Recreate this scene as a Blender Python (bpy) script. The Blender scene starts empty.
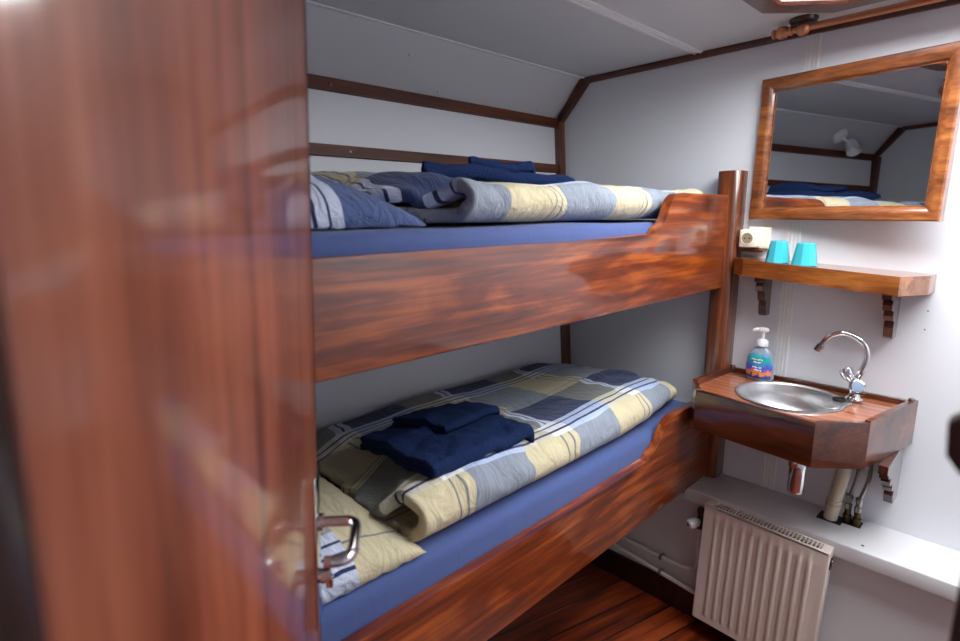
import bpy, bmesh, math, random
from mathutils import Vector, Matrix, noise
random.seed(7)
C = bpy.context.scene.collection
Z0 = 1.51            # camera height above the floor; all z below are measured from camera height
PI = math.pi

# ------------------------------------------------------------------ materials
MATS = {}
def srgb(r, g, b):
    f = lambda c: (c/255/12.92) if c/255 <= .04045 else ((c/255+.055)/1.055)**2.4
    return (f(r), f(g), f(b), 1)
def base(name, col=(.8,.8,.8,1), rough=.5, metal=0, coat=0, coat_r=.08, spec=.5):
    m = bpy.data.materials.new(name); m.use_nodes = True
    b = m.node_tree.nodes['Principled BSDF']
    b.inputs['Base Color'].default_value = col
    b.inputs['Roughness'].default_value = rough
    b.inputs['Metallic'].default_value = metal
    b.inputs['Coat Weight'].default_value = coat
    b.inputs['Coat Roughness'].default_value = coat_r
    b.inputs['Specular IOR Level'].default_value = spec
    return m, m.node_tree, b
def ramp(nt, stops, mode='LINEAR'):
    r = nt.nodes.new('ShaderNodeValToRGB'); e = r.color_ramp; e.interpolation = mode
    while len(e.elements) > 1: e.elements.remove(e.elements[-1])
    e.elements[0].position = stops[0][0]; e.elements[0].color = stops[0][1]
    for p, c in stops[1:]:
        x = e.elements.new(p); x.color = c
    return r
def mathn(nt, op, a, b=None):
    n = nt.nodes.new('ShaderNodeMath'); n.operation = op
    for i, v in enumerate((a, b)):
        if v is None: continue
        if isinstance(v, (int, float)): n.inputs[i].default_value = v
        else: nt.links.new(v, n.inputs[i])
    return n.outputs[0]
def bump(nt, b, src, strength=.2, dist=.002):
    n = nt.nodes.new('ShaderNodeBump'); n.inputs['Strength'].default_value = strength
    n.inputs['Distance'].default_value = dist
    nt.links.new(src, n.inputs['Height']); nt.links.new(n.outputs[0], b.inputs['Normal'])
def wood(name, c_dark, c_mid, c_light, axis='Y', scale=14, stretch=.06, rough=.35, coat=.9, coat_r=.1, swirl=1.0, cior=1.5, mixw=.72):
    m, nt, b = base(name, rough=rough, coat=coat, coat_r=coat_r)
    b.inputs['Coat IOR'].default_value = cior
    tc = nt.nodes.new('ShaderNodeTexCoord'); mp = nt.nodes.new('ShaderNodeMapping')
    s = [scale]*3; s['XYZ'.index(axis)] = scale*stretch
    mp.inputs['Scale'].default_value = s
    nt.links.new(tc.outputs['Object'], mp.inputs['Vector'])
    n1 = nt.nodes.new('ShaderNodeTexNoise'); n1.inputs['Scale'].default_value = 1.0
    n1.inputs['Detail'].default_value = 4; n1.inputs['Roughness'].default_value = .55
    n1.inputs['Distortion'].default_value = swirl
    nt.links.new(mp.outputs[0], n1.inputs['Vector'])
    # fine fibres drawn out along the grain
    mf = nt.nodes.new('ShaderNodeMapping'); q = [scale*9]*3; q['XYZ'.index(axis)] = scale*.35
    mf.inputs['Scale'].default_value = q; nt.links.new(tc.outputs['Object'], mf.inputs['Vector'])
    n2 = nt.nodes.new('ShaderNodeTexNoise'); n2.inputs['Scale'].default_value = 1
    n2.inputs['Detail'].default_value = 3; n2.inputs['Distortion'].default_value = .3*swirl
    nt.links.new(mf.outputs[0], n2.inputs['Vector'])
    f = mathn(nt, 'ADD', mathn(nt, 'MULTIPLY', n1.outputs['Fac'], mixw), mathn(nt, 'MULTIPLY', n2.outputs['Fac'], 1-mixw))
    r = ramp(nt, [(.36, c_dark), (.5, c_mid), (.64, c_light)])
    nt.links.new(f, r.inputs[0]); nt.links.new(r.outputs[0], b.inputs['Base Color'])
    # slow waviness of the varnish
    n3 = nt.nodes.new('ShaderNodeTexNoise'); n3.inputs['Scale'].default_value = 9; n3.inputs['Detail'].default_value = 1
    nt.links.new(tc.outputs['Object'], n3.inputs['Vector'])
    bp = nt.nodes.new('ShaderNodeBump'); bp.inputs['Strength'].default_value = .12; bp.inputs['Distance'].default_value = .004
    nt.links.new(n3.outputs['Fac'], bp.inputs['Height']); nt.links.new(bp.outputs[0], b.inputs['Coat Normal'])
    return m
W_BOARD = wood('varnished_mahogany', srgb(66,22,4), srgb(120,48,11), srgb(172,86,28), 'Y', 9, .2, swirl=2.2, coat=1, coat_r=.06, mixw=.58)
W_TRIM = wood('dark_mahogany_trim', srgb(50,20,8), srgb(84,38,18), srgb(112,56,28), 'Y', 20, .08, rough=.55, coat=0)
W_TRIMX = wood('dark_mahogany_trim_cross', srgb(48,20,10), srgb(80,38,20), srgb(106,52,28), 'X', 20, .08, coat=.3, coat_r=.3)
W_POST = wood('post_mahogany', srgb(50,20,8), srgb(98,46,18), srgb(146,78,34), 'Z', 22, .06, coat=1, coat_r=.08)
W_X = wood('mahogany_along_wall', srgb(78,36,12), srgb(132,72,26), srgb(174,106,46), 'X', 16, .07, coat=1, coat_r=.06, cior=1.65)
W_BRK = wood('bracket_wood', srgb(34,13,7), srgb(66,28,16), srgb(90,42,26), 'Z', 24, .1, coat=1, coat_r=.1)
W_CAB = wood('sink_box_wood', srgb(46,19,8), srgb(86,38,16), srgb(120,58,26), 'X', 12, .08, coat=1, coat_r=.05, cior=1.58, swirl=.4)
W_DOOR = wood('ribbon_sapele', srgb(106,48,30), srgb(148,74,46), srgb(176,98,66), 'Z', 24, .012, rough=.4, coat=.8, coat_r=.1, swirl=.2)
W_DARK = wood('dark_wood', srgb(20,9,7), srgb(36,16,10), srgb(48,22,14), 'Z', 18, .08, coat=.4)
W_MIRR = wood('mirror_frame_wood', srgb(80,38,14), srgb(132,72,30), srgb(172,106,52), 'X', 16, .12, coat=1, coat_r=.08)

def white_panel(name, col, rough=.38):
    m, nt, b = base(name, col, rough, spec=.4)
    tc = nt.nodes.new('ShaderNodeTexCoord'); n = nt.nodes.new('ShaderNodeTexNoise')
    n.inputs['Scale'].default_value = 220; n.inputs['Detail'].default_value = 2
    nt.links.new(tc.outputs['Object'], n.inputs['Vector'])
    bump(nt, b, n.outputs['Fac'], .08, .0006)
    return m
WALL = white_panel('off_white_laminate', srgb(222,223,228))
WALLC = white_panel('ceiling_laminate', srgb(205,204,207), .42)
CREAM = base('cream_strip', srgb(226,226,226), .4)[0]
LEDGE = white_panel('painted_ledge', srgb(214,213,214), .45)
RADM = base('radiator_enamel', srgb(228,214,202), .32, coat=.4)[0]
PIPEW = base('painted_pipe', srgb(218,208,198), .4)[0]
WASTE = base('old_plastic_pipe', srgb(205,192,170), .5)[0]
CHROME = base('chrome', srgb(225,225,228), .08, 1)[0]
BRAID = base('braided_steel', srgb(150,148,145), .3, 1)[0]
BRASS = base('tarnished_brass', srgb(92,76,52), .4, 1)[0]
BLACK = base('black', srgb(12,12,13), .5)[0]
PLASTIC = base('ivory_plastic', srgb(238,230,212), .35)[0]
PWHITE = base('white_plastic', srgb(240,240,240), .3)[0]
COPPER = base('copper', srgb(204,146,112), .3, 1)[0]
CAPW = base('screw_cap_white', srgb(205,205,208), .4)[0]
PLUG = wood('wood_plug', srgb(60,24,10), srgb(92,40,18), srgb(110,52,24), 'X', 60, 1)
BLUEK = base('blue_grey_disc', srgb(122,142,165), .3, coat=.5)[0]
def steel():
    m, nt, b = base('brushed_steel', srgb(222,222,222), .33, 1)
    b.inputs['Anisotropic'].default_value = .5
    return m
STEEL = steel()
MIRROR = base('mirror_glass', srgb(205,207,210), .015, 1)[0]

def floor_mat():
    m, nt, b = base('mahogany_planks', rough=.3, coat=.8, coat_r=.12)
    tc = nt.nodes.new('ShaderNodeTexCoord'); mp = nt.nodes.new('ShaderNodeMapping')
    mp.inputs['Rotation'].default_value = (0, 0, math.radians(14.1))
    nt.links.new(tc.outputs['Object'], mp.inputs['Vector'])
    sx = nt.nodes.new('ShaderNodeSeparateXYZ'); nt.links.new(mp.outputs[0], sx.inputs[0])
    u = mathn(nt, 'DIVIDE', sx.outputs['X'], .104)
    fr = mathn(nt, 'FRACT', mathn(nt, 'ADD', u, 40.1)); fl = mathn(nt, 'FLOOR', mathn(nt, 'ADD', u, 40.1))
    mp2 = nt.nodes.new('ShaderNodeMapping'); mp2.inputs['Scale'].default_value = (30, 2.2, 1)
    nt.links.new(mp.outputs[0], mp2.inputs['Vector'])
    n1 = nt.nodes.new('ShaderNodeTexNoise'); n1.noise_dimensions = '4D'; n1.inputs['Scale'].default_value = 1
    n1.inputs['Detail'].default_value = 5; n1.inputs['Distortion'].default_value = .6
    nt.links.new(mp2.outputs[0], n1.inputs['Vector']); nt.links.new(mathn(nt, 'MULTIPLY', fl, 3.7), n1.inputs['W'])
    r = ramp(nt, [(.34, srgb(54,16,6)), (.5, srgb(104,38,14)), (.66, srgb(150,64,26))])
    nt.links.new(n1.outputs['Fac'], r.inputs[0])
    seam = mathn(nt, 'LESS_THAN', fr, .06)
    mx = nt.nodes.new('ShaderNodeMix'); mx.data_type = 'RGBA'
    nt.links.new(seam, mx.inputs['Factor']); nt.links.new(r.outputs[0], mx.inputs['A'])
    mx.inputs['B'].default_value = srgb(16,8,6)
    nt.links.new(mx.outputs['Result'], b.inputs['Base Color'])
    bump(nt, b, mathn(nt, 'SUBTRACT', 1.0, seam), .4, .002)
    return m
def deck_mat():
    m, nt, b = base('slatted_sink_top', rough=.3, coat=1, coat_r=.06)
    tc = nt.nodes.new('ShaderNodeTexCoord'); sx = nt.nodes.new('ShaderNodeSeparateXYZ')
    nt.links.new(tc.outputs['Object'], sx.inputs[0])
    fr = mathn(nt, 'FRACT', mathn(nt, 'DIVIDE', mathn(nt, 'ADD', sx.outputs['Y'], 5), .036))
    mp2 = nt.nodes.new('ShaderNodeMapping'); mp2.inputs['Scale'].default_value = (2, 40, 40)
    nt.links.new(tc.outputs['Object'], mp2.inputs['Vector'])
    n1 = nt.nodes.new('ShaderNodeTexNoise'); n1.inputs['Scale'].default_value = 1.4; n1.inputs['Detail'].default_value = 4
    nt.links.new(mp2.outputs[0], n1.inputs['Vector'])
    r = ramp(nt, [(.3, srgb(104,50,28)), (.55, srgb(158,86,50)), (.75, srgb(186,112,70))])
    nt.links.new(n1.outputs['Fac'], r.inputs[0])
    mx = nt.nodes.new('ShaderNodeMix'); mx.data_type = 'RGBA'
    nt.links.new(mathn(nt, 'LESS_THAN', fr, .12), mx.inputs['Factor']); nt.links.new(r.outputs[0], mx.inputs['A'])
    mx.inputs['B'].default_value = srgb(196,138,100)
    nt.links.new(mx.outputs['Result'], b.inputs['Base Color'])
    return m
FLOOR = floor_mat(); DECK = deck_mat()

def cloth_finish(nt, b, colsock, weave=900, strength=.25, wr=True):
    nt.links.new(colsock, b.inputs['Base Color'])
    tc = nt.nodes.new('ShaderNodeTexCoord'); n = nt.nodes.new('ShaderNodeTexNoise')
    n.inputs['Scale'].default_value = 13; n.inputs['Detail'].default_value = 6; n.inputs['Distortion'].default_value = 1.6
    n.inputs['Roughness'].default_value = .6
    mp = nt.nodes.new('ShaderNodeMapping'); mp.inputs['Scale'].default_value = (.7, 1.6, 1)
    nt.links.new(tc.outputs['Object'], mp.inputs['Vector']); nt.links.new(mp.outputs[0], n.inputs['Vector'])
    bump(nt, b, n.outputs['Fac'], .75, .022)
    b.inputs['Sheen Weight'].default_value = .15
CR = srgb(214,202,166); GR = srgb(146,154,166); WH = srgb(208,216,236); NV = srgb(54,66,104); NL = srgb(48,58,98); DG = srgb(128,130,128); GL = srgb(132,132,134)
def plaid():
    m, nt, b = base('plaid_cotton', rough=.85, spec=.2)
    uv = nt.nodes.new('ShaderNodeUVMap'); sx = nt.nodes.new('ShaderNodeSeparateXYZ'); nt.links.new(uv.outputs[0], sx.inputs[0])
    fu = mathn(nt, 'FRACT', mathn(nt, 'DIVIDE', sx.outputs['X'], .40))
    fv = mathn(nt, 'FRACT', mathn(nt, 'DIVIDE', sx.outputs['Y'], .42))
    # column colours for the light rows, for the navy rows and for the pale band
    lt = ramp(nt, [(0, CR), (.36, GL), (.375, CR), (.42, GL), (.435, CR), (.48, GR)], 'CONSTANT')
    dk = ramp(nt, [(0, DG), (.36, GL), (.375, WH), (.42, NL), (.435, WH), (.48, NV)], 'CONSTANT')
    bd = ramp(nt, [(0, srgb(214,208,186)), (.33, srgb(238,240,244)), (.48, srgb(186,200,232))], 'CONSTANT')
    for r in (lt, dk, bd): nt.links.new(fu, r.inputs[0])
    W, K = (1,1,1,1), (0,0,0,1)
    m1 = ramp(nt, [(0, K), (.50, W), (.86, K)], 'CONSTANT')         # navy rows
    m2 = ramp(nt, [(0, K), (.34, W), (.50, K)], 'CONSTANT')          # pale band
    m3 = ramp(nt, [(0, K), (.378, W), (.392, K), (.440, W), (.454, K)], 'CONSTANT')   # its two navy lines
    m4 = ramp(nt, [(0, K), (.88, W), (.89, K), (.92, W), (.93, K)], 'CONSTANT')
    cur = lt.outputs[0]
    for msk, col in ((m1, dk.outputs[0]), (m2, bd.outputs[0]), (m3, NL), (m4, GL)):
        nt.links.new(fv, msk.inputs[0])
        mx = nt.nodes.new('ShaderNodeMix'); mx.data_type = 'RGBA'
        nt.links.new(msk.outputs[0], mx.inputs['Factor']); nt.links.new(cur, mx.inputs['A'])
        if isinstance(col, tuple): mx.inputs['B'].default_value = col
        else: nt.links.new(col, mx.inputs['B'])
        cur = mx.outputs['Result']
    cloth_finish(nt, b, cur)
    return m
def striped(name, stops, coord='X', stops2=None, at=0):
    m, nt, b = base(name, rough=.85, spec=.2)
    uv = nt.nodes.new('ShaderNodeUVMap'); sx = nt.nodes.new('ShaderNodeSeparateXYZ'); nt.links.new(uv.outputs[0], sx.inputs[0])
    r = ramp(nt, stops, 'CONSTANT'); nt.links.new(sx.outputs[coord], r.inputs[0]); cur = r.outputs[0]
    if stops2:
        r2 = ramp(nt, stops2, 'CONSTANT'); nt.links.new(sx.outputs[coord], r2.inputs[0])
        mx = nt.nodes.new('ShaderNodeMix'); mx.data_type = 'RGBA'
        nt.links.new(mathn(nt, 'LESS_THAN', sx.outputs['Y' if coord == 'X' else 'X'], at), mx.inputs['Factor'])
        nt.links.new(cur, mx.inputs['A']); nt.links.new(r2.outputs[0], mx.inputs['B']); cur = mx.outputs['Result']
    cloth_finish(nt, b, cur)
    return m
PLAID = plaid()
PIL_UP = striped('striped_pillow_cotton', [(0, srgb(170,166,146)), (.625, WH), (.66, NL), (.67, WH), (.70, NL), (.71, WH), (.745, srgb(82,98,142))], 'Y')
PIL_LO = striped('cream_pillow_cotton', [(0, CR), (.86, DG), (.875, CR)], 'X',
                 [(0, srgb(160,160,154)), (.80, WH), (.85, NL), (.862, WH), (.90, NL), (.912, WH), (.96, NL), (.972, WH)], .77)
def sheet():
    m, nt, b = base('blue_cotton_sheet', srgb(74,90,140), .8, spec=.2)
    tc = nt.nodes.new('ShaderNodeTexCoord'); n = nt.nodes.new('ShaderNodeTexNoise')
    n.inputs['Scale'].default_value = 7; n.inputs['Detail'].default_value = 4; n.inputs['Distortion'].default_value = 1
    nt.links.new(tc.outputs['Object'], n.inputs['Vector']); bump(nt, b, n.outputs['Fac'], .3, .012)
    b.inputs['Sheen Weight'].default_value = .2
    return m
SHEET = sheet()
def terry(name, col):
    m, nt, b = base(name, col, .95, spec=.1)
    tc = nt.nodes.new('ShaderNodeTexCoord'); n = nt.nodes.new('ShaderNodeTexNoise')
    n.inputs['Scale'].default_value = 260; n.inputs['Detail'].default_value = 3
    nt.links.new(tc.outputs['Object'], n.inputs['Vector']); bump(nt, b, n.outputs['Fac'], 1.0, .009)
    b.inputs['Sheen Weight'].default_value = .12; b.inputs['Sheen Tint'].default_value = srgb(90,120,190)
    return m
TERRY = terry('navy_terry', srgb(31,47,86))
def cup_mat():
    m, nt, b = base('turquoise_plastic', srgb(70,205,222), .25, coat=.3)
    b.inputs['Transmission Weight'].default_value = .25
    b.inputs['Subsurface Weight'].default_value = 0
    return m
CUP = cup_mat()
def clear_mat():
    m, nt, b = base('clear_soap', srgb(205,222,240), .06)
    b.inputs['Transmission Weight'].default_value = .6; b.inputs['IOR'].default_value = 1.35
    return m
CLEAR = clear_mat()
def label_mat():
    m, nt, b = base('sea_label', rough=.35)
    tc = nt.nodes.new('ShaderNodeTexCoord'); sx = nt.nodes.new('ShaderNodeSeparateXYZ')
    nt.links.new(tc.outputs['Generated'], sx.inputs[0])
    n = nt.nodes.new('ShaderNodeTexNoise'); n.inputs['Scale'].default_value = 5; n.inputs['Detail'].default_value = 2
    nt.links.new(tc.outputs['Generated'], n.inputs['Vector'])
    z = mathn(nt, 'ADD', sx.outputs['Z'], mathn(nt, 'MULTIPLY', mathn(nt, 'SUBTRACT', n.outputs['Fac'], .5), .5))
    r = ramp(nt, [(0, srgb(40,60,130)), (.12, srgb(60,70,150)), (.18, srgb(232,140,50)), (.28, srgb(236,120,60)), (.36, srgb(70,90,190)), (.48, srgb(90,80,190)), (.56, srgb(60,130,200)), (.7, srgb(30,160,165)), (.85, srgb(40,170,150)), (1, srgb(60,120,190))])
    nt.links.new(z, r.inputs[0]); nt.links.new(r.outputs[0], b.inputs['Base Color'])
    return m
LABEL = label_mat()
def emit(name, col, s):
    m = bpy.data.materials.new(name); m.use_nodes = True; nt = m.node_tree
    nt.nodes.remove(nt.nodes['Principled BSDF'])
    e = nt.nodes.new('ShaderNodeEmission'); e.inputs[0].default_value = col; e.inputs[1].default_value = s
    nt.links.new(e.outputs[0], nt.nodes['Material Output'].inputs[0]); return m

# ------------------------------------------------------------------ mesh helpers
def box(bm, x0, x1, y0, y1, z0, z1, bev=0):
    vs = [bm.verts.new((x, y, z)) for x in (x0, x1) for y in (y0, y1) for z in (z0, z1)]
    fs = [(0,1,3,2), (4,6,7,5), (0,4,5,1), (2,3,7,6), (0,2,6,4), (1,5,7,3)]
    faces = [bm.faces.new([vs[i] for i in f]) for f in fs]
    if bev:
        es = list({e for f in faces for e in f.edges})
        bmesh.ops.bevel(bm, geom=es, offset=bev, segments=3, profile=.5, affect='EDGES')
def prism(bm, pts, a, b, axis='Z', bev=0, bevseg=3):
    """polygon pts extruded along an axis; Z: (x,y), X: (y,z), Y: (x,z)"""
    def P(p, t):
        return (p[0], p[1], t) if axis == 'Z' else ((t, p[0], p[1]) if axis == 'X' else (p[0], t, p[1]))
    A = [bm.verts.new(P(p, a)) for p in pts]; B = [bm.verts.new(P(p, b)) for p in pts]
    fs = [bm.faces.new(A[::-1]), bm.faces.new(B)]
    n = len(pts)
    for i in range(n): fs.append(bm.faces.new((A[i], A[(i+1) % n], B[(i+1) % n], B[i])))
    if bev:
        es = [e for e in fs[0].edges] + [e for e in fs[1].edges]
        bmesh.ops.bevel(bm, geom=es, offset=bev, segments=bevseg, profile=.5, affect='EDGES')
def tube(bm, pts, r, n=16, caps=True):
    pts = [Vector(p) for p in pts]; rings = []
    rad = r if isinstance(r, (list, tuple)) else [r]*len(pts)
    up = None
    for i, p in enumerate(pts):
        t = (pts[min(i+1, len(pts)-1)] - pts[max(i-1, 0)]).normalized()
        if up is None:
            up = Vector((0,0,1)) if abs(t.z) < .9 else Vector((1,0,0))
        s = t.cross(up).normalized(); up = s.cross(t).normalized()
        rings.append([bm.verts.new(p + (s*math.cos(2*PI*k/n) + up*math.sin(2*PI*k/n))*rad[i]) for k in range(n)])
    for a, b in zip(rings, rings[1:]):
        for k in range(n): bm.faces.new((a[k], a[(k+1) % n], b[(k+1) % n], b[k]))
    if caps: bm.faces.new(rings[0][::-1]); bm.faces.new(rings[-1])
def smooth_path(pts, n=8):
    pts = [Vector(p) for p in pts]; q = [pts[0]] + pts + [pts[-1]]; out = []
    for i in range(1, len(q)-2):
        for k in range(n):
            t = k/n; a, b, c, d = q[i-1], q[i], q[i+1], q[i+2]
            out.append(.5*((2*b)+(c-a)*t+(2*a-5*b+4*c-d)*t*t+(3*b-a-3*c+d)*t**3))
    out.append(pts[-1]); return out
def lathe(bm, prof, c=(0,0,0), n=32, sx=1, sy=1, caps=True, M=None):
    rings = []
    for r, z in prof:
        ring = []
        for k in range(n):
            v = Vector((r*sx*math.cos(2*PI*k/n), r*sy*math.sin(2*PI*k/n), z))
            if M: v = M @ v
            ring.append(bm.verts.new(v + Vector(c)))
        rings.append(ring)
    for a, b in zip(rings, rings[1:]):
        for k in range(n): bm.faces.new((a[k], a[(k+1) % n], b[(k+1) % n], b[k]))
    if caps: bm.faces.new(rings[0][::-1]); bm.faces.new(rings[-1])
def obj(name, bm, mat, parent=None, smooth=None, mods=()):
    bmesh.ops.recalc_face_normals(bm, faces=bm.faces)
    xs = [v.co for v in bm.verts]
    lo = Vector((min(v.x for v in xs), min(v.y for v in xs), min(v.z for v in xs)))
    hi = Vector((max(v.x for v in xs), max(v.y for v in xs), max(v.z for v in xs)))
    org = Vector(((lo.x+hi.x)/2, (lo.y+hi.y)/2, lo.z))
    for v in bm.verts: v.co -= org
    me = bpy.data.meshes.new(name); bm.to_mesh(me); bm.free()
    o = bpy.data.objects.new(name, me); C.objects.link(o)
    if mat: me.materials.append(mat)
    o['org'] = (org.x, org.y, org.z)
    if parent:
        p = Vector(parent['org']); o.parent = parent; o.location = org - p
    else:
        o.location = org + Vector((0, 0, Z0))
    if smooth is not None:
        for f in me.polygons: f.use_smooth = True
        if smooth < 180: me.set_sharp_from_angle(angle=math.radians(smooth))
    for k in mods: k(o)
    return o
def empty(name, loc):
    o = bpy.data.objects.new(name, None); C.objects.link(o); o.empty_display_size = .1
    o['org'] = tuple(loc); o.location = Vector(loc) + Vector((0, 0, Z0)); return o
def tag(o, label, cat, group=None):
    o['label'] = label; o['category'] = cat
    if group: o['group'] = group
    return o
def thing(name, loc, label, cat, group=None): return tag(empty(name, loc), label, cat, group)
def struct(name, bm, mat, smooth=None):
    o = obj(name, bm, mat, None, smooth); o['kind'] = 'structure'; return o
def NB(): return bmesh.new()

# ------------------------------------------------------------------ room shell
FZ = -1.51; CZ = .548; YE = 2.0; YB = -.06; XR = .95
XH = -1.568
bm = NB(); box(bm, -1.7, XR+.1, YB-1.2, YE+.1, FZ-.05, FZ); struct('floor', bm, FLOOR)
bm = NB(); box(bm, -1.7, XR+.1, YE, YE+.06, FZ, CZ+.06); struct('wall_end', bm, WALL)
# hull side: leans in towards the floor, with the sloped panel above it
bm = NB(); xb = XH+.12
prism(bm, [(XH, .402), (xb, FZ), (xb-.4, FZ), (XH-.3, .402)], YB-.02, YE, 'Y'); struct('wall_hull', bm, WALL)
bm = NB(); prism(bm, [(XH, .402), (XH-.3, .402), (XH-.3, .75), (-1.425, .75), (-1.439, .553), (-1.439, CZ)], YB-.02, YE, 'Y'); slope_wall = struct('wall_hull_slope', bm, WALLC)
# ceiling with the hatch opening cut out (octagon)
HX0, HX1, HY0, HY1, HC = -.60, .75, 1.12, 1.765, .13
octo = [(HX0, HY0+HC), (HX0, HY1-HC), (HX0+HC, HY1), (HX1-HC, HY1), (HX1, HY1-HC), (HX1, HY0+HC), (HX1-HC, HY0), (HX0+HC, HY0)]
bm = NB()
for a, b in (((-1.45, YB-1.2), (HX0, YE)), ((HX1, YB-1.2), (XR+.1, YE))):
    box(bm, a[0], b[0], a[1], b[1], CZ, CZ+.05)
box(bm, HX0, HX1, YB-1.2, HY0, CZ, CZ+.05); box(bm, HX0, HX1, HY1, YE, CZ, CZ+.05)
for tri in ([(HX0, HY0), (HX0+HC, HY0), (HX0, HY0+HC)], [(HX0, HY1), (HX0, HY1-HC), (HX0+HC, HY1)],
            [(HX1, HY0), (HX1, HY0+HC), (HX1-HC, HY0)], [(HX1, HY1), (HX1-HC, HY1), (HX1, HY1-HC)]):
    prism(bm, tri, CZ, CZ+.05, 'Z')
struct('ceiling', bm, WALLC)
bm = NB(); box(bm, XR, XR+.06, YB-1.2, YE, FZ, CZ); struct('wall_right', bm, WALL)
bm = NB(); box(bm, -1.75, -.30, YB-.04, YB, FZ, CZ+.02); struct('wall_bulkhead', bm, WALL)
bm = NB(); box(bm, -.34, XR, YB-1.24, YB-1.2, FZ, CZ); box(bm, -.34, -.30, YB-1.2, YB-.04, FZ, CZ); struct('wall_passage', bm, WALL)
# boxed lower wall, ledge, baseboard
YW = 1.84
bm = NB(); box(bm, -1.56, XR, YW, YE, FZ, -1.03); struct('wall_lower_box', bm, LEDGE)
bm = NB(); box(bm, -.80, XR, 1.797, YE, -1.03, -.98, .004); struct('trim_ledge', bm, LEDGE, 30)
bm = NB(); box(bm, -1.5, XR, YW-.014, YW, FZ, -1.405, .003); struct('baseboard_end', bm, W_DARK)
# strips
bm = NB()
box(bm, -.612, -.566, YE-.004, YE, -.98, CZ)
for x in (-.606, -.594, -.582, -.572): box(bm, x, x+.004, YE-.0065, YE-.004, -.98, CZ)
struct('trim_seam', bm, CREAM)
bm = NB(); box(bm, -.96, -.925, YB, YE, CZ-.004, CZ); box(bm, -.955, -.95, YB, YE, CZ-.007, CZ-.004); box(bm, -.935, -.93, YB, YE, CZ-.007, CZ-.004); struct('trim_ceiling', bm, CREAM)
bm = NB(); box(bm, -1.45, -1.425, YB, YE, CZ-.004, CZ+.0); struct('trim_slope_top', bm, CREAM)
# dark mahogany battens on the hull side
def hull_x(z): return XH + .12*(.402 - z)/(.402-FZ)
def batten(name, z0, z1):
    bm = NB(); t = .014
    prism(bm, [(hull_x(z0)-.002, z0), (hull_x(z0)+t, z0+.003), (hull_x(z1)+t, z1-.003), (hull_x(z1)-.002, z1)], YB, YE-.03, 'Y')
    return struct(name, bm, W_TRIM)
hull_up = batten('trim_hull_upper', .362, .404); hull_mid = batten('trim_hull_middle', .172, .210)
bm = NB(); z0, z1 = -.98, .385
vs = []
for z in (z0, z1):
    x = hull_x(z)
    vs.append([bm.verts.new(p) for p in ((x, YE-.036, z), (x+.028, YE-.036, z), (x+.028, YE, z), (x, YE, z))])
for i in range(4): bm.faces.new((vs[0][i], vs[0][(i+1) % 4], vs[1][(i+1) % 4], vs[1][i]))
bm.faces.new(vs[0]); bm.faces.new(vs[1][::-1]); struct('trim_corner', bm, W_POST)
bm = NB(); prism(bm, [(XH, .385), (XH+.028, .385), (-1.437+.03, CZ-.018), (-1.437, CZ)], YE-.03, YE, 'Y'); struct('trim_slope', bm, W_TRIMX)
bm = NB(); tube(bm, [(-1.437, YE-.014, CZ-.012), (-.66, YE-.014, CZ-.006)], .013, 12); struct('trim_ceiling_end', bm, W_TRIMX, 60)
bm = NB(); box(bm, -.66, XR, YE-.012, YE, CZ-.016, CZ); struct('trim_ceiling_wall', bm, W_TRIMX)
# battens mirrored on the bulkhead side (seen in the mirror)
bm = NB(); x = XH; prism(bm, [(XH, .385), (XH+.028, .385), (-1.437+.03, CZ-.018), (-1.437, CZ)], YB, YB+.03, 'Y'); struct('trim_bulkhead_slope', bm, W_TRIMX)
bm = NB(); box(bm, XH+.002, XH+.044, YB, YB+.03, -.3, .385); struct('trim_bulkhead_corner', bm, W_POST)
bm = NB(); box(bm, -1.437, -.30, YB, YB+.014, CZ-.022, CZ); struct('trim_bulkhead_top', bm, W_TRIMX)

# plugs and caps
def dot(name, p, nrm, r, mat, parent):
    bm = NB(); q = Vector((0,0,1)).rotation_difference(Vector(nrm)).to_matrix()
    lathe(bm, [(r, -.001), (r, .0015), (r*.7, .003)], p, 14, M=q)
    return obj(name, bm, mat, parent, 50)
sl = Vector((.146, 0, -.129)).normalized()
for (y, z, lab) in ((1.30, .42, 'white screw cap just above the upper hull batten, nearest the door'), (1.13, .495, 'white screw cap high on the sloped panel near the ceiling'), (1.83, .42, 'white screw cap above the upper batten near the end wall')):
    x = XH + (z-.402)/(.146)*.129
    dot('screw_cap', (x, y, z), sl, .006, CAPW, slope_wall)
for (y, z, lab) in ((.88, .382, 'dark wooden plug in the upper hull batten nearest the door'), (1.43, .382, 'dark wooden plug in the middle of the upper hull batten')):
    dot('screw_plug', (hull_x(z)+.0145, y, z), (1,0,0), .008, PLUG, hull_up)
dot('screw_cap', (hull_x(.19)+.0145, .93, .19), (1,0,0), .004, PWHITE, hull_mid)
for p, lab in (((-.216, YE-.001, -.285), 'upper tiny dark screw hole in the wall right of the shelf bracket'), ((-.217, YE-.001, -.34), 'lower tiny dark screw hole in the wall right of the shelf bracket')):
    bm = NB(); lathe(bm, [(.002, 0), (.002, .002)], p, 10, M=Matrix.Rotation(PI/2, 3, 'X'))
    tag(obj('screw_hole', bm, BLACK), lab, 'screw hole', 'screw holes by the shelf')

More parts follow.
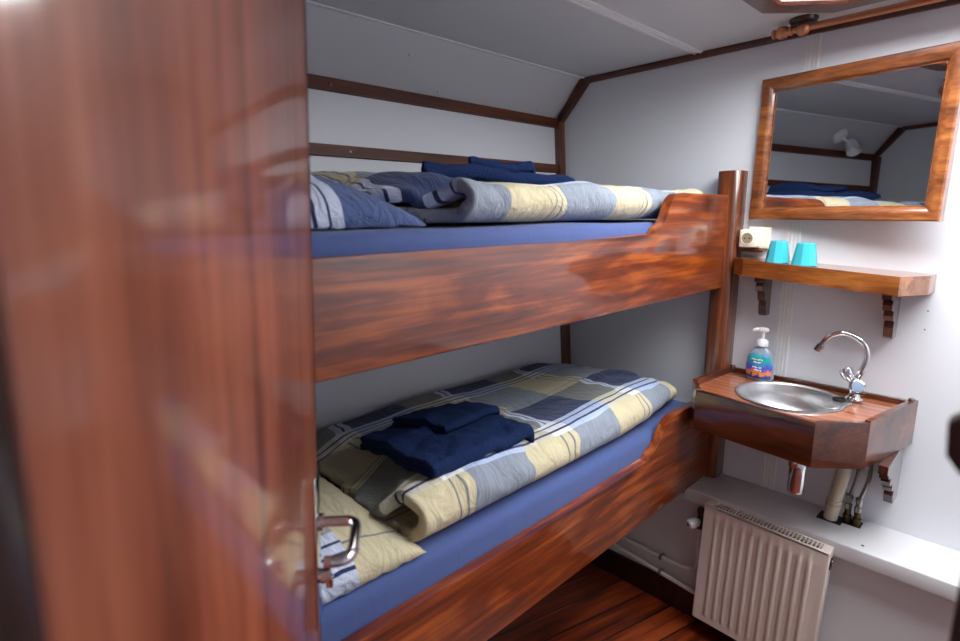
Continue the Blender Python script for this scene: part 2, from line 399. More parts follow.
# ------------------------------------------------------------------ ceiling hatch (daylight comes in here)
t = thing('ceiling_hatch', ((HX0+HX1)/2, (HY0+HY1)/2, CZ-.03), 'octagonal wooden hatch in the ceiling with daylight through its glass', 'hatch')
def grow(p, d):
    cx, cy = (HX0+HX1)/2, (HY0+HY1)/2
    sx = (HX1-HX0)/2; sy = (HY1-HY0)/2
    return (cx+(p[0]-cx)*(sx+d)/sx, cy+(p[1]-cy)*(sy+d)/sy)
bm = NB()
rings = []
for d, z in ((-.002, CZ+.052), (-.04, CZ+.05), (-.044, CZ-.024), (-.038, CZ-.030), (.014, CZ-.030), (.027, CZ-.012), (.03, CZ-.001), (.002, CZ-.001)):
    rings.append([bm.verts.new((*grow(p, d), z)) for p in octo])
for a, b in zip(rings, rings[1:]):
    for k in range(8): bm.faces.new((a[k], a[(k+1) % 8], b[(k+1) % 8], b[k]))
obj('hatch_frame', bm, W_TRIMX, t)
SKY_E = 19.5
bm = NB(); prism(bm, [grow(p, -.002) for p in octo], CZ+.055, CZ+.06, 'Z')
obj('hatch_glass', bm, emit('daylight_glass', (.93, .965, 1, 1), SKY_E), t)
# white hatch lining
# ------------------------------------------------------------------ copper rail on the end wall
t = thing('copper_rail', (-.3, 1.872, CZ-.05), 'copper pipe along the top of the end wall with ball fittings', 'pipe')
PY = 1.872; PZ = .522
bm = NB(); tube(bm, [(-.66, PY, PZ), (.9, PY, PZ+.004)], .0095, 16); obj('rail_pipe', bm, COPPER, t, 50)
def fitting(px, py, pz, par, zc, flange=True):
    bm = NB(); lathe(bm, [(.004,-.021),(.012,-.017),(.019,-.006),(.0205,0),(.019,.007),(.011,.012),(.011, zc-pz-.012)], (px, py, pz), 24)
    obj('ball_fitting', bm, COPPER, par, 50)
    bm = NB(); lathe(bm, [(.024,-.013),(.034,-.011),(.038,-.006),(.038,0)], (px, py, zc), 32); obj('ceiling_flange', bm, W_DARK, par, 40)
fitting(-.581, PY, PZ, t, CZ)
bm = NB(); lathe(bm, [(.010,-.028),(.013,-.026),(.013,-.020),(.010,-.018),(.016,-.010),(.018,0),(.016,.010),(.010,.018),(.013,.020),(.013,.026),(.010,.028)], (-.636, PY, PZ), 24, M=Matrix.Rotation(PI/2, 3, 'Y'))
obj('end_knuckle', bm, COPPER, t, 50)
t = thing('pipe_fitting', (-.70, .95, CZ-.08), 'copper fitting under a dark ceiling flange, seen only in the mirror', 'pipe fitting')
fitting(-.70, .95, CZ-.055, t, CZ)
bm = NB(); tube(bm, [(-.70, .95, CZ-.055), (-.70, 1.02, CZ-.055)], .009, 14); obj('pipe_stub', bm, COPPER, t, 50)
bm = NB(); lathe(bm, [(.010,-.02),(.016,-.01),(.018,0),(.016,.01),(.010,.02)], (-.70, 1.02, CZ-.055), 20, M=Matrix.Rotation(PI/2, 3, 'X')); obj('end_knuckle', bm, COPPER, t, 50)

# ------------------------------------------------------------------ bunk bed
XB = -.78; TB = .028
def side_board(zb, zt, ztop, ys, ye, shape):
    pts = [(-.02, zb), (1.93, zb), (1.93, ztop)]
    # S curve from the raised end (at ye) down to the low edge (at ys)
    cur = [(ye, ztop), (ye-.035, ztop-.004), (ye-.062, ztop-.018), (ye-.08, ztop-.042), (ye-.092, ztop-.066), (ye-.108, ztop-.084), (ys+.012, zt+.022), (ys, zt+.012), (ys-.008, zt+.001)]
    if shape: cur = [(ye, ztop), (ye-.07, ztop-.004), (ye-.11, ztop-.016), (ye-.135, ztop-.038), (ye-.15, ztop-.062), (ye-.17, ztop-.080), (ys+.012, zt+.020), (ys, zt+.010), (ys-.008, zt+.001)]
    sm = smooth_path([(a, b, 0) for a, b in cur], 5)
    pts += [(v.x, v.y) for v in sm]
    pts += [(1.1, zt-.001), (.6, zt), (-.02, zt)]
    bm = NB(); prism(bm, pts, XB-TB, XB, 'X', .004, 3); return bm
bed = thing('bunk_bed', (-1.18, .95, FZ), 'built-in varnished mahogany bunk bed with scrolled side boards and a post', 'bunk bed')
bm = side_board(-.264, -.066, .056, 1.452, 1.60, 0); obj('upper_side_board', bm, W_BOARD, bed, 35)
bm = side_board(-.973, -.770, -.657, 1.485, 1.70, 1); obj('lower_side_board', bm, W_BOARD, bed, 35)
# bullnose post on the end wall
bm = NB(); pp = []
x0, x1, yb_, yf = -.826, -.748, YE-.001, 1.925
for k in range(13):
    a = PI*k/12; cx = (x0+x1)/2
    pp.append((cx - (x1-x0)/2*math.copysign(abs(math.cos(a))**.6, math.cos(a)), yf+.03 - .03*math.sin(a)**.7))
pts = [(x0, yb_)] + pp + [(x1, yb_)]
prism(bm, pts, -.979, .136, 'Z', .002, 2); obj('post', bm, W_POST, bed, 40)
bm = NB(); box(bm, hull_x(-.2)+.01, XB-TB, -.02, 1.93, -.245, -.192); obj('upper_base_panel', bm, W_DARK, bed)
bm = NB(); box(bm, hull_x(-.9)+.01, XB-TB, -.02, 1.93, -.945, -.902); obj('lower_base_panel', bm, W_DARK, bed)

def mattress(zb, zt, label):
    bm = NB()
    x0 = hull_x(zb)+.012; x1 = XB-TB-.004; y0, y1 = -.015, 1.93
    nx, ny = 24, 60
    import itertools
    def top(i, j):
        u, v = i/nx, j/ny
        x = x0+(x1-x0)*u; y = y0+(y1-y0)*v
        e = min(u, 1-u)*(x1-x0); f = min(v, 1-v)*(y1-y0)
        r = .03; d = 0
        if e < r: d += r - math.sqrt(max(r*r-(r-e)**2, 0))
        if f < r: d += r - math.sqrt(max(r*r-(r-f)**2, 0))
        return (x, y, zt - min(d, .03) + .004*noise.noise(Vector((x*5, y*4, zt))))
    us = [0, .004, .012, .025, .04] + [.04+.92*k/(nx-8) for k in range(1, nx-8)] + [.96, .975, .988, .996, 1]
    vs_ = [0, .002, .006, .015] + [.015+.97*k/(ny-6) for k in range(1, ny-6)] + [.985, .994, .998, 1]
    g = [[bm.verts.new(top(u*nx, v*ny)) for v in vs_] for u in us]
    for i in range(len(us)-1):
        for j in range(len(vs_)-1): bm.faces.new((g[i][j], g[i+1][j], g[i+1][j+1], g[i][j+1]))
    rim = [g[i][0] for i in range(len(us))] + [g[-1][j] for j in range(1, len(vs_))] + [g[i][-1] for i in range(len(us)-2, -1, -1)] + [g[0][j] for j in range(len(vs_)-2, 0, -1)]
    low = [bm.verts.new((v.co.x, v.co.y, zb)) for v in rim]
    for k in range(len(rim)): bm.faces.new((rim[k], rim[(k+1) % len(rim)], low[(k+1) % len(rim)], low[k]))
    bm.faces.new(low)
    return tag(obj('mattress', bm, SHEET, None, 60), label, 'mattress')
MU = -.028; ML = -.703
mattress(-.19, MU, 'mattress under a blue fitted sheet on the upper bunk')
mattress(-.90, ML, 'mattress under a blue fitted sheet on the lower bunk')

# ------------------------------------------------------------------ bedding
def arc_resample(pts, n):
    L = [0]
    for a, b in zip(pts, pts[1:]): L.append(L[-1]+math.dist(a, b))
    out = []; k = 0
    for i in range(n+1):
        s = L[-1]*i/n
        while k < len(L)-2 and L[k+1] < s: k += 1
        f = (s-L[k])/max(L[k+1]-L[k], 1e-9)
        out.append(((pts[k][0]+(pts[k+1][0]-pts[k][0])*f), (pts[k][1]+(pts[k+1][1]-pts[k][1])*f), s))
    return out
def fold(name, mat, parent, path, ylo, yhi, th, ns=110, nt=90, amp=.006, seed=0, zb=0, pinch=.12, uoff=0, voff=0, front=None, lob=None, freq=9, xf=None):
    """a soft sheet whose section follows path (x,z) and which runs from ylo(x) to yhi(x)"""
    prof = arc_resample(path, ns)
    bm = NB(); uvl = bm.loops.layers.uv.new('UVMap'); G = []; UV = {}
    for i, (x, z, s) in enumerate(prof):
        row = []
        for j in range(nt+1):
            t = j/nt
            a, b = ylo(x, z), yhi(x, z)
            y = a+(b-a)*t
            zz = z; xx = x
            if t > 1-pinch:                           # closed, sewn end tapers down
                q = (t-(1-pinch))/pinch
                k = math.sqrt(max(1-q*q, 0))*.82+.18
                zz = zb+(z-zb)*k
            n1 = noise.noise(Vector((x*freq+seed, y*freq, z*freq)))
            n2 = noise.noise(Vector((x*freq*2.7+seed, y*freq*1.6, z*freq*2.7+5)))
            h = max(0, (z-zb))/.1
            zz += amp*(1.4*n1+.9*n2)*min(1, h)
            xx += amp*(n2*1.2+n1)*min(1, h+.25)
            if lob: zz += lob(x, y, z)
            if xf: xx += xf(x, y, z)
            v = bm.verts.new((xx, y+amp*1.5*n2, zz)); row.append(v); UV[v] = (y+uoff, s+voff)
        G.append(row)
    for i in range(len(G)-1):
        for j in range(nt):
            f = bm.faces.new((G[i][j], G[i][j+1], G[i+1][j+1], G[i+1][j]))
            for l in f.loops: l[uvl].uv = UV[l.vert]
    def sol(o):
        m = o.modifiers.new('thickness', 'SOLIDIFY'); m.thickness = th; m.offset = 0
        m.use_rim = True
        s = o.modifiers.new('soft', 'SUBSURF'); s.levels = 1; s.render_levels = 1
    return obj(name, bm, mat, parent, 180, (sol,))
def cpath(xb, xf, zb, zf, zbk, r=None, nb=10, lift=0):
    """from the back along the bottom, round the front, back along the top"""
    h = (zf-zb)/2; r = r or h
    P = [(xb+(xf-r-xb)*k/nb, zb+lift*(1-k/nb)**2) for k in range(nb)]
    for k in range(15):
        a = -PI/2+PI*k/14
        P.append((xf-r+r*math.cos(a), zb+h+h*math.sin(a)))
    for k in range(1, nb+1):
        f = k/nb; P.append((xf-r+(xb-xf+r)*f, zf+(zbk-zf)*f*f*(3-2*f)))
    return P
def bot_len(xb, xf, r): return abs(xf-r-xb)
def droop(x, y, z, ylo, zb, depth=.13, xs=-.90):
    """the open near end sags shut"""
    f = max(0, 1-(y-ylo(x, z))/depth); g = min(1, max(0, (xs-x)/.07))
    return -(z-zb)*.78*f*f*(3-2*f)*g
d = thing('duvet', (-1.15, 1.24, ML), 'plaid duvet in cream, grey and navy folded on the lower bunk', 'duvet')
p = cpath(-1.43, -.835, ML+.022, -.600, -.632, .055)
yl = lambda x, z: .640 - .03*(x+.85) + .02*math.sin(x*9) - (.04 if x < -.92 else 0)
fold('duvet_cover', PLAID, d, p, yl, lambda x, z: 1.885-.10*max(0, (-1.15-x)/.28),
     .030, amp=.009, seed=3, zb=ML+.022, uoff=-.18+.40, voff=-.522, pinch=.16, xf=lambda x, y, z: -.06*max(0, (y-1.3)/.55)**2*(1 if x > -1.1 else .3),
     lob=lambda x, y, z: droop(x, y, z, yl, ML+.022) + .010*math.sin(y*9+x*6)*max(0, min(1, (z-ML-.04)/.06)))
p = cpath(-1.40, -.90, ML+.048, -.640, -.655, .03)
fold('inner_layer', PLAID, d, p, lambda x, z: .72, lambda x, z: 1.65, .02, ns=60, nt=50, amp=.004, seed=8, zb=ML+.048, uoff=.1)
# upper duvet
d = thing('duvet', (-1.1, 1.3, MU), 'plaid duvet in pale grey and cream folded on the upper bunk', 'duvet')
yu = lambda x, z: .765 - .26*min(1, max(0, (-.90-x)/.3)) + .02*math.sin(x*14)
ups = lambda x, y, z: droop(x, y, z, yu, MU+.022, .16, -.875) + (.022*max(0, min(1, (z-MU)/.08))*math.exp(-((y-.70)/.16)**2))*(1 if x < -.95 else .3) + .003*math.sin(y*11)*max(0, min(1, (z-MU-.04)/.06))
p = cpath(-1.42, -.842, MU+.022, .058, .060, .05)
fold('duvet_cover', PLAID, d, p, yu, lambda x, z: 1.93,
     .030, amp=.010, seed=21, zb=MU+.022, uoff=.30, voff=-.49, pinch=.09, lob=ups)
p = cpath(-1.40, -.90, MU+.048, .010, .022, .025)
fold('inner_layer', PLAID, d, p, lambda x, z: .86 - .2*min(1, max(0, (-.92-x)/.3)), lambda x, z: 1.65, .02, ns=60, nt=50, amp=.004, seed=9, zb=MU+.048, uoff=.1)

def pillow(name, mat, cx, cy, w, l, h, zb, label, rot=0, tiltz=0, seed=0, uvf=None, power=.42):
    """w across the bunk (x), l along it (y)"""
    bm = NB(); uvl = bm.loops.layers.uv.new('UVMap'); n = 44; UV = {}
    R = Matrix.Rotation(rot, 3, 'Z')
    def P(i, j, s):
        u, v = -1+2*i/n, -1+2*j/n
        e = max(0, (1-u*u))*max(0, (1-v*v))
        zz = h*e**power
        k = 1-.055*(1-u*u)*0
        x = w/2*u*(1-.07*(1-v*v)**2*0-.05*(1-abs(v))**1*abs(u)**3); y = l/2*v*(1-.05*(1-abs(u))*abs(v)**3)
        nn = noise.noise(Vector((u*3+seed, v*3, s)))+.6*noise.noise(Vector((u*7+seed, v*7, s+4)))
        edge = min(1-abs(u), 1-abs(v))
        ru = noise.noise(Vector((u*14+seed, v*14, 2)))*max(0, 1-edge*5)
        z = zz*(.93 if s > 0 else -.07) + (.010*nn*min(1, e*3) if s > 0 else 0) + .007*ru
        q = R @ Vector((x, y, 0))
        return (cx+q.x, cy+q.y, zb+.006+max(z, -.004)+tiltz*(-u)*.5*w), ((u+1)/2, (v+1)/2)
    T = [[None]*(n+1) for _ in range(n+1)]; B = [[None]*(n+1) for _ in range(n+1)]
    for i in range(n+1):
        for j in range(n+1):
            c, uv = P(i, j, 1); T[i][j] = bm.verts.new(c); UV[T[i][j]] = uv
            if i in (0, n) or j in (0, n): B[i][j] = T[i][j]
            else:
                c, uv = P(i, j, -1); B[i][j] = bm.verts.new(c); UV[B[i][j]] = uv
    for i in range(n):
        for j in range(n):
            for G, o in ((T, 1), (B, 0)):
                q = [G[i][j], G[i+1][j], G[i+1][j+1], G[i][j+1]]
                f = bm.faces.new(q if o else q[::-1])
                for lp in f.loops: lp[uvl].uv = UV[lp.vert]
    return tag(obj(name, bm, mat, None, 180), label, 'pillow')
pillow('pillow', PIL_UP, -1.10, .33, .50, .69, .125, MU, 'plump striped pillow in blue, white and cream at the near end of the upper bunk', seed=2)
PL = pillow('pillow', PIL_LO, -1.085, .29, .53, .68, .10, ML, 'cream pillow with navy and white striped edge on the lower bunk behind the door handle', seed=6)

def towel(path, y0, y1, th, name, par, seed, tilt=None, rz=0):
    o = fold(name, TERRY, par, path, lambda x, z: y0, lambda x, z: y1, th, ns=50, nt=44, amp=.0035, seed=seed, zb=path[0][1], pinch=.0001, freq=14, lob=tilt)
    return o
def multi(xb, xf, z, t, n):
    """a towel folded back and forth: n layers, each t thick"""
    P = []
    for k in range(n):
        zc = z+t*(k+.5); a, b = (xb, xf) if k % 2 == 0 else (xf, xb)
        for i in range(8): P.append((a+(b-a)*i/8, zc))
        if k < n-1:
            s = 1 if k % 2 == 0 else -1
            for i in range(7):
                an = -PI/2+PI*i/6; P.append((b+s*t/2*math.cos(an), zc+t/2+t/2*math.sin(an)))
        else: P.append((b, zc))
    return P
tz = -.588
rum = lambda k: (lambda x, y, z: k*(noise.noise(Vector((x*9, y*8, k*50)))+.7*noise.noise(Vector((x*19, y*17, 3+k*50)))+.35*noise.noise(Vector((x*45, y*40, 7)))))
sag = lambda x: -.045*max(0, (-.95-x)/.2)*.35
r1 = rum(.012)
tw = fold('folded_towel', TERRY, None, multi(-1.17, -.885, tz, .019, 2), lambda x, z: .69, lambda x, z: 1.03-.10*max(0, (-1.0-x)/.17), .0185, ns=110, nt=50, amp=.003, seed=31, zb=tz-.03, pinch=.0001, freq=13,
          lob=lambda x, y, z: sag(x)+r1(x, y, z)+.008)
tag(tw, 'large folded navy towel on the plaid duvet of the lower bunk', 'towel', 'navy towels on the bunks')
tw = fold('folded_washcloth', TERRY, None, multi(-1.155, -1.00, tz+.040, .012, 2), lambda x, z: .80+(x+1.1)*.3, lambda x, z: 1.0+(x+1.1)*.3, .0115, ns=60, nt=30, amp=.003, seed=35, zb=tz, pinch=.0001, freq=15,
          lob=lambda x, y, z: sag(x)+r1(x, y, z)+.008)
tag(tw, 'small folded navy towel lying on top of the larger one, lower bunk', 'towel', 'navy towels on the bunks')
# upper towels
tz = .076
r2 = rum(.010)
tw = fold('folded_towel', TERRY, None, multi(-1.20, -1.02, tz, .018, 2), lambda x, z: -.785*x, lambda x, z: -1.36*x, .0175, ns=90, nt=70, amp=.004, seed=41, zb=tz-.03, pinch=.0001, freq=10,
          lob=lambda x, y, z: r2(x, y, z)+.006*math.exp(-((y-.92)/.15)**2)-.012*max(0, (y-1.2)/.26))
tag(tw, 'long folded navy towel on the plaid duvet of the upper bunk', 'towel', 'navy towels on the bunks')
tw = fold('folded_washcloth', TERRY, None, multi(-1.17, -1.06, tz+.038, .013, 2), lambda x, z: -.93*x, lambda x, z: -1.17*x, .0125, ns=60, nt=40, amp=.003, seed=45, zb=tz, pinch=.0001, freq=12,
          lob=lambda x, y, z: r2(x, y, z)-.004*max(0, (y-1.2)/.26)+.004*math.sin(y*26))
tag(tw, 'small navy towel lying on top of the long towel, upper bunk', 'towel', 'navy towels on the bunks')

# ------------------------------------------------------------------ mirror
c = Vector((-.4665, 1.9351, .196)); w, h = .5240, .4481
yaw, tilt, roll = .1703, -.0138, -.0073
n = Vector((-math.sin(yaw)*math.cos(tilt), -math.cos(yaw)*math.cos(tilt), -math.sin(tilt)))
u = Vector((math.cos(yaw), -math.sin(yaw), 0)); v = u.cross(-n)
if v.z < 0: v = -v
u2 = math.cos(roll)*u+math.sin(roll)*v; v2 = -math.sin(roll)*u+math.cos(roll)*v
mi = thing('wall_mirror', tuple(c - v2*h/2), 'mirror in a broad mahogany frame hanging on the end wall', 'mirror')
bm = NB(); rings = []
for ins, dep in ((0, -.032), (0, -.004), (.004, 0), (.018, .0), (.030, -.006), (.035, -.010), (.038, -.018), (.042, -.019), (.042, -.032)):
    ring = []
    for su, sv in ((-1,-1), (1,-1), (1,1), (-1,1)):
        ring.append(bm.verts.new(c + u2*su*(w/2-ins) + v2*sv*(h/2-ins) + n*dep))
    rings.append(ring)
for a, b in zip(rings, rings[1:]+rings[:1]):
    for k in range(4): bm.faces.new((a[k], a[(k+1) % 4], b[(k+1) % 4], b[k]))
obj('mirror_frame', bm, W_MIRR, mi, 30)
bm = NB(); q = [c + u2*su*(w/2-.040)+v2*sv*(h/2-.040)+n*-.021 for su, sv in ((-1,-1),(1,-1),(1,1),(-1,1))]
A = [bm.verts.new(p) for p in q]; B = [bm.verts.new(p - n*.006) for p in q]
bm.faces.new(A); bm.faces.new(B[::-1])
for k in range(4): bm.faces.new((A[k], A[(k+1) % 4], B[(k+1) % 4], B[k]))
obj('mirror_glass', bm, MIRROR, mi)
# wall block carrying the side that stands off
bm = NB(); bc = c + u2*(w/2-.03); box(bm, bc.x-.02, bc.x+.015, bc.y+.03, YE, .05, .33); obj('wall_block', bm, W_BRK, mi)

# ------------------------------------------------------------------ spotlight on the sloped panel
sp = thing('spotlight', (-1.50, .36, .40), 'small white swivel spotlight on the sloped panel, seen in the mirror', 'lamp')
nrm = Vector((.129, 0, -.146)).normalized() if False else Vector((.749, 0, -.662))
Q = Vector((0,0,1)).rotation_difference(nrm).to_matrix()
bp = Vector((-1.505, .40, .472))
bm = NB(); lathe(bm, [(.045,-.004),(.045,.008),(.036,.020),(.012,.024)], bp, 28, M=Q); obj('lamp_base', bm, PWHITE, sp, 45)
hp = bp + nrm*.065 + Vector((.0, -.045, -.01))
bm = NB(); tube(bm, [bp+nrm*.02, hp], .009, 12); obj('lamp_arm', bm, PWHITE, sp, 50)
ax = Vector((.55, .35, -.76)).normalized(); Q = Vector((0,0,1)).rotation_difference(ax).to_matrix()
bm = NB(); lathe(bm, [(.012,-.035),(.024,-.028),(.029,-.01),(.035,.035),(.038,.055),(.034,.055),(.030,.03),(.01,.0)], hp, 28, M=Q); obj('lamp_head', bm, PWHITE, sp, 45)

# ------------------------------------------------------------------ wall shelf
sh = thing('wall_shelf', (-.46, YE, -.23), 'small mahogany wall shelf with two sawtooth brackets under the mirror', 'shelf')
out = [(-.742, YE), (-.732, 1.905), (-.692, 1.872), (-.264, 1.818), (-.214, 1.93), (-.209, YE)]
def sz(x, dz=0): return -.157 - (x+.69)*.045 + dz
bm = NB(); T = [bm.verts.new((x, y, sz(x))) for x, y in out]; B = [bm.verts.new((x, y, sz(x)-.022)) for x, y in out]
bm.faces.new(T); bm.faces.new(B[::-1])
for k in range(6): bm.faces.new((T[k], T[(k+1) % 6], B[(k+1) % 6], B[k]))
obj('shelf_board', bm, W_X, sh)
bm = NB()     # front apron following the edge
ring = []
for x, y in out[:]:
    cx, cy = -.47, 1.98
    ix = x + (.014 if x < cx else -.014)*(1 if y < 1.99 else 1); iy = y+.014 if y < 1.99 else y
    ring.append([bm.verts.new(p) for p in ((x, y-.0015, sz(x)+.001), (x, y-.0015, sz(x)-.052), (ix, iy, sz(x)-.052), (ix, iy, sz(x)+.001))])
for a, b in zip(ring, ring[1:]):
    for k in range(4): bm.faces.new((a[k], a[(k+1) % 4], b[(k+1) % 4], b[k]))
bm.faces.new(ring[0]); bm.faces.new(ring[-1][::-1])
obj('shelf_apron', bm, W_X, sh)
def bracket_bm(x0, x1, yt, zt, zb, yb=1.955):
    """sawtooth profile bracket, flat back on the wall"""
    H = zt-zb; D = YE-yt
    P = [(YE, zt), (yt, zt), (yt, zt-.14*H), (yt+.12*D, zt-.20*H), (yt+.12*D, zt-.27*H), (yt+.30*D, zt-.31*H), (yt+.26*D, zt-.38*H), (yt+.30*D, zt-.47*H), (yt+.48*D, zt-.50*H),
         (yt+.46*D, zt-.58*H), (yt+.50*D, zt-.66*H), (yt+.66*D, zt-.70*H), (yt+.62*D, zt-.80*H), (yt+.68*D, zt-.96*H), (yt+.74*D, zb), (YE, zb)]
    bm = NB(); prism(bm, P, x0, x1, 'X', .0015, 2); return bm
obj('bracket', bracket_bm(-.662, -.638, 1.885, sz(-.65)-.022, -.350), W_BRK, sh)
obj('bracket', bracket_bm(-.306, -.282, 1.84, sz(-.29)-.022, -.372), W_BRK, sh)

# cups
def cup(cx, cy, label):
    bm = NB(); zb = sz(cx); k = 10
    prof = [(.0365, 0), (.0255, .066), (.0235, .0675), (.0, .0675)]
    ringsO = []
    for r, z in prof[:-1]: ringsO.append([bm.verts.new((cx+r*math.cos(2*PI*(i+.5)/k), cy+r*math.sin(2*PI*(i+.5)/k), zb+z+.001)) for i in range(k)])
    inn = []
    for r, z in ((.0345, 0), (.0235, .064)): inn.append([bm.verts.new((cx+r*math.cos(2*PI*(i+.5)/k), cy+r*math.sin(2*PI*(i+.5)/k), zb+z+.001)) for i in range(k)])
    for a, b in zip(ringsO, ringsO[1:]):
        for i in range(k): bm.faces.new((a[i], a[(i+1) % k], b[(i+1) % k], b[i]))
    bm.faces.new(ringsO[-1])
    for i in range(k):
        bm.faces.new((inn[0][i], inn[1][i], inn[1][(i+1) % k], inn[0][(i+1) % k]))
        bm.faces.new((ringsO[0][i], inn[0][i], inn[0][(i+1) % k], ringsO[0][(i+1) % k]))
    bm.faces.new(inn[1][::-1])
    return tag(obj('tumbler', bm, CUP), label, 'cup', 'turquoise cups on the shelf')
cup(-.600, 1.908, 'left upside-down turquoise plastic tumbler on the wall shelf, by the socket')
cup(-.520, 1.900, 'right upside-down turquoise plastic tumbler on the wall shelf')

# socket
so = thing('power_socket', (-.70, YE, -.12), 'ivory surface-mounted power socket between the post and the mirror', 'socket')
bm = NB(); box(bm, -.725, -.655, YE-.018, YE, -.125, -.052, .004); obj('back_plate', bm, PLASTIC, so, 40)
bm = NB(); box(bm, -.738, -.682, YE-.060, YE-.018, -.120, -.060, .005); obj('socket_body', bm, PLASTIC, so, 40)
bm = NB(); lathe(bm, [(.021, 0), (.021, .003), (.0185, .0035), (.0175, -.001+.0015)], (-.711, YE-.060, -.089), 32, M=Matrix.Rotation(PI/2, 3, 'X')); obj('socket_ring', bm, PLASTIC, so, 40)
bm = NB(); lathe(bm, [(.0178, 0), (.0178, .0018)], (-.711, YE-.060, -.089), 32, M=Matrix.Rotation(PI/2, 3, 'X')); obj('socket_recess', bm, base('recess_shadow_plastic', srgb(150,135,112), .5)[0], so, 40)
bm = NB()
for dx in (-.008, .008): lathe(bm, [(.0027, .0018), (.0027, .0022)], (-.711+dx, YE-.060, -.089), 12, M=Matrix.Rotation(PI/2, 3, 'X'))
obj('contact_hole', bm, BLACK, so)
bm = NB(); box(bm, -.735, -.665, YE-.040, YE-.002, -.136, -.126, .003); obj('lower_lip', bm, W_BRK, so, 40)

# ------------------------------------------------------------------ sink cabinet
ZR = -.553; ZK = -.573; ZS = -.69
ou = [(-.752, YE-.0), (-.774, 1.74), (-.722, 1.650), (-.371, 1.606), (-.266, 1.700), (-.206, YE)]
sk = thing('sink_cabinet', (-.48, YE, ZS), 'wall-hung mahogany washbasin box with chamfered front and slatted top', 'sink cabinet')
def inset(pts, d):
    res = []; n_ = len(pts)
    for i in range(n_):
        p0, p1, p2 = Vector(pts[i-1]), Vector(pts[i]), Vector(pts[(i+1) % n_])
        a = (p1-p0).normalized(); b = (p2-p1).normalized()
        na = Vector((-a.y, a.x)); nb = Vector((-b.y, b.x))
        m_ = (na+nb); m_ = m_/m_.dot(na)
        res.append(tuple(p1+m_*d))
    return res
# ou runs clockwise or counter? make the inset go inwards
area = sum(ou[i][0]*ou[(i+1) % 6][1]-ou[(i+1) % 6][0]*ou[i][1] for i in range(6))
sgn = 1 if area > 0 else -1
inn = inset(ou, .016*sgn); inn[0] = (inn[0][0], YE); inn[-1] = (inn[-1][0], YE)
# skirt: front and sides as mitred boards (left side, left chamfer, front, right chamfer, right side)
names = ['left_panel', 'left_chamfer_panel', 'front_panel', 'right_chamfer_panel', 'right_panel']
for k in range(5):
    a, b, c2, d2 = ou[k], ou[k+1], inn[k+1], inn[k]
    top = ZR if k in (0, 4) else ZR-.006
    if k in (1, 3): top = ZR-.004
    bm = NB(); prism(bm, [a, b, c2, d2], ZS, top, 'Z', .0018, 2); obj(names[k], bm, W_CAB, sk, 30)
# deck with round hole for the bowl
BC = (-.505, 1.828); BR = .142
bm = NB(); n_ = 64
ring = [bm.verts.new((BC[0]+BR*math.cos(2*PI*k/n_), BC[1]+BR*math.sin(2*PI*k/n_), ZK)) for k in range(n_)]
outr = []
poly = inn
for k in range(n_):
    a = 2*PI*k/n_; dx, dy = math.cos(a), math.sin(a); best = 9
    for i in range(6):
        p1 = Vector(poly[i]); p2 = Vector(poly[(i+1) % 6]); e = p2-p1
        den = dx*e.y-dy*e.x
        if abs(den) < 1e-9: continue
        t_ = ((p1.x-BC[0])*e.y-(p1.y-BC[1])*e.x)/den; s_ = ((p1.x-BC[0])*dy-(p1.y-BC[1])*dx)/den
        if t_ > 0 and -1e-6 <= s_ <= 1+1e-6: best = min(best, t_)
    outr.append(bm.verts.new((BC[0]+dx*best, BC[1]+dy*best, ZK)))
for k in range(n_): bm.faces.new((ring[k], ring[(k+1) % n_], outr[(k+1) % n_], outr[k]))
lows = [bm.verts.new((v_.co.x, v_.co.y, ZK-.014)) for v_ in ring]; lowo = [bm.verts.new((v_.co.x, v_.co.y, ZK-.014)) for v_ in outr]
for k in range(n_):
    k2 = (k+1) % n_
    bm.faces.new((lows[k], lowo[k], lowo[k2], lows[k2])); bm.faces.new((ring[k], lows[k], lows[k2], ring[k2])); bm.faces.new((outr[k], outr[k2], lowo[k2], lowo[k]))
obj('sink_top', bm, DECK, sk)
bm = NB(); box(bm, -.745, -.215, YE-.012, YE, ZK, ZR-.004, .002); obj('back_rail', bm, W_CAB, sk, 30)
for (x, lab) in ((-.745, 0), (-.212, 0)):
    bm = NB(); tube(bm, [(x+(.008 if x < -.5 else -.008), YE-.02, ZR-.018), (x+(.008 if x < -.5 else -.008), YE-.02, ZR+.004), (x+(.008 if x < -.5 else -.008), YE-.02, ZR+.007)], [.009, .009, .006], 16)
    obj('rail_end', bm, W_BRK, sk, 50)
obj('bracket', bracket_bm(-.245, -.222, 1.76, ZS, -.87), W_BRK, sk)
obj('bracket', bracket_bm(-.705, -.682, 1.82, ZS, -.82), W_BRK, sk)
# steel basin
ba = thing('washbasin', (BC[0], BC[1], ZK-.11), 'round brushed steel washbasin let into the wooden sink top', 'washbasin')
bm = NB(); lathe(bm, [(.153, .001), (.152, .0045), (.147, .006), (.142, .004), (.139, -.002), (.134, -.03), (.124, -.065), (.10, -.092), (.06, -.103), (.022, -.106)], (BC[0], BC[1], ZK), 72, sy=.985, caps=False)
obj('bowl', bm, STEEL, ba, 50)
bm = NB(); lathe(bm, [(.0215, -.104), (.019, -.101), (.010, -.103), (.001, -.1035)], (BC[0], BC[1], ZK), 28, caps=False); obj('drain_ring', bm, CHROME, ba, 50)
bm = NB(); prism(bm, [(-.372, 1.80), (-.352, 1.835), (-.345, 1.875), (-.352, 1.905), (-.372, 1.93), (-.40, 1.94), (-.40, 1.79)], ZK+.0005, ZK+.004, 'Z', .0015, 2)
obj('rim_lobe', bm, STEEL, ba, 40)
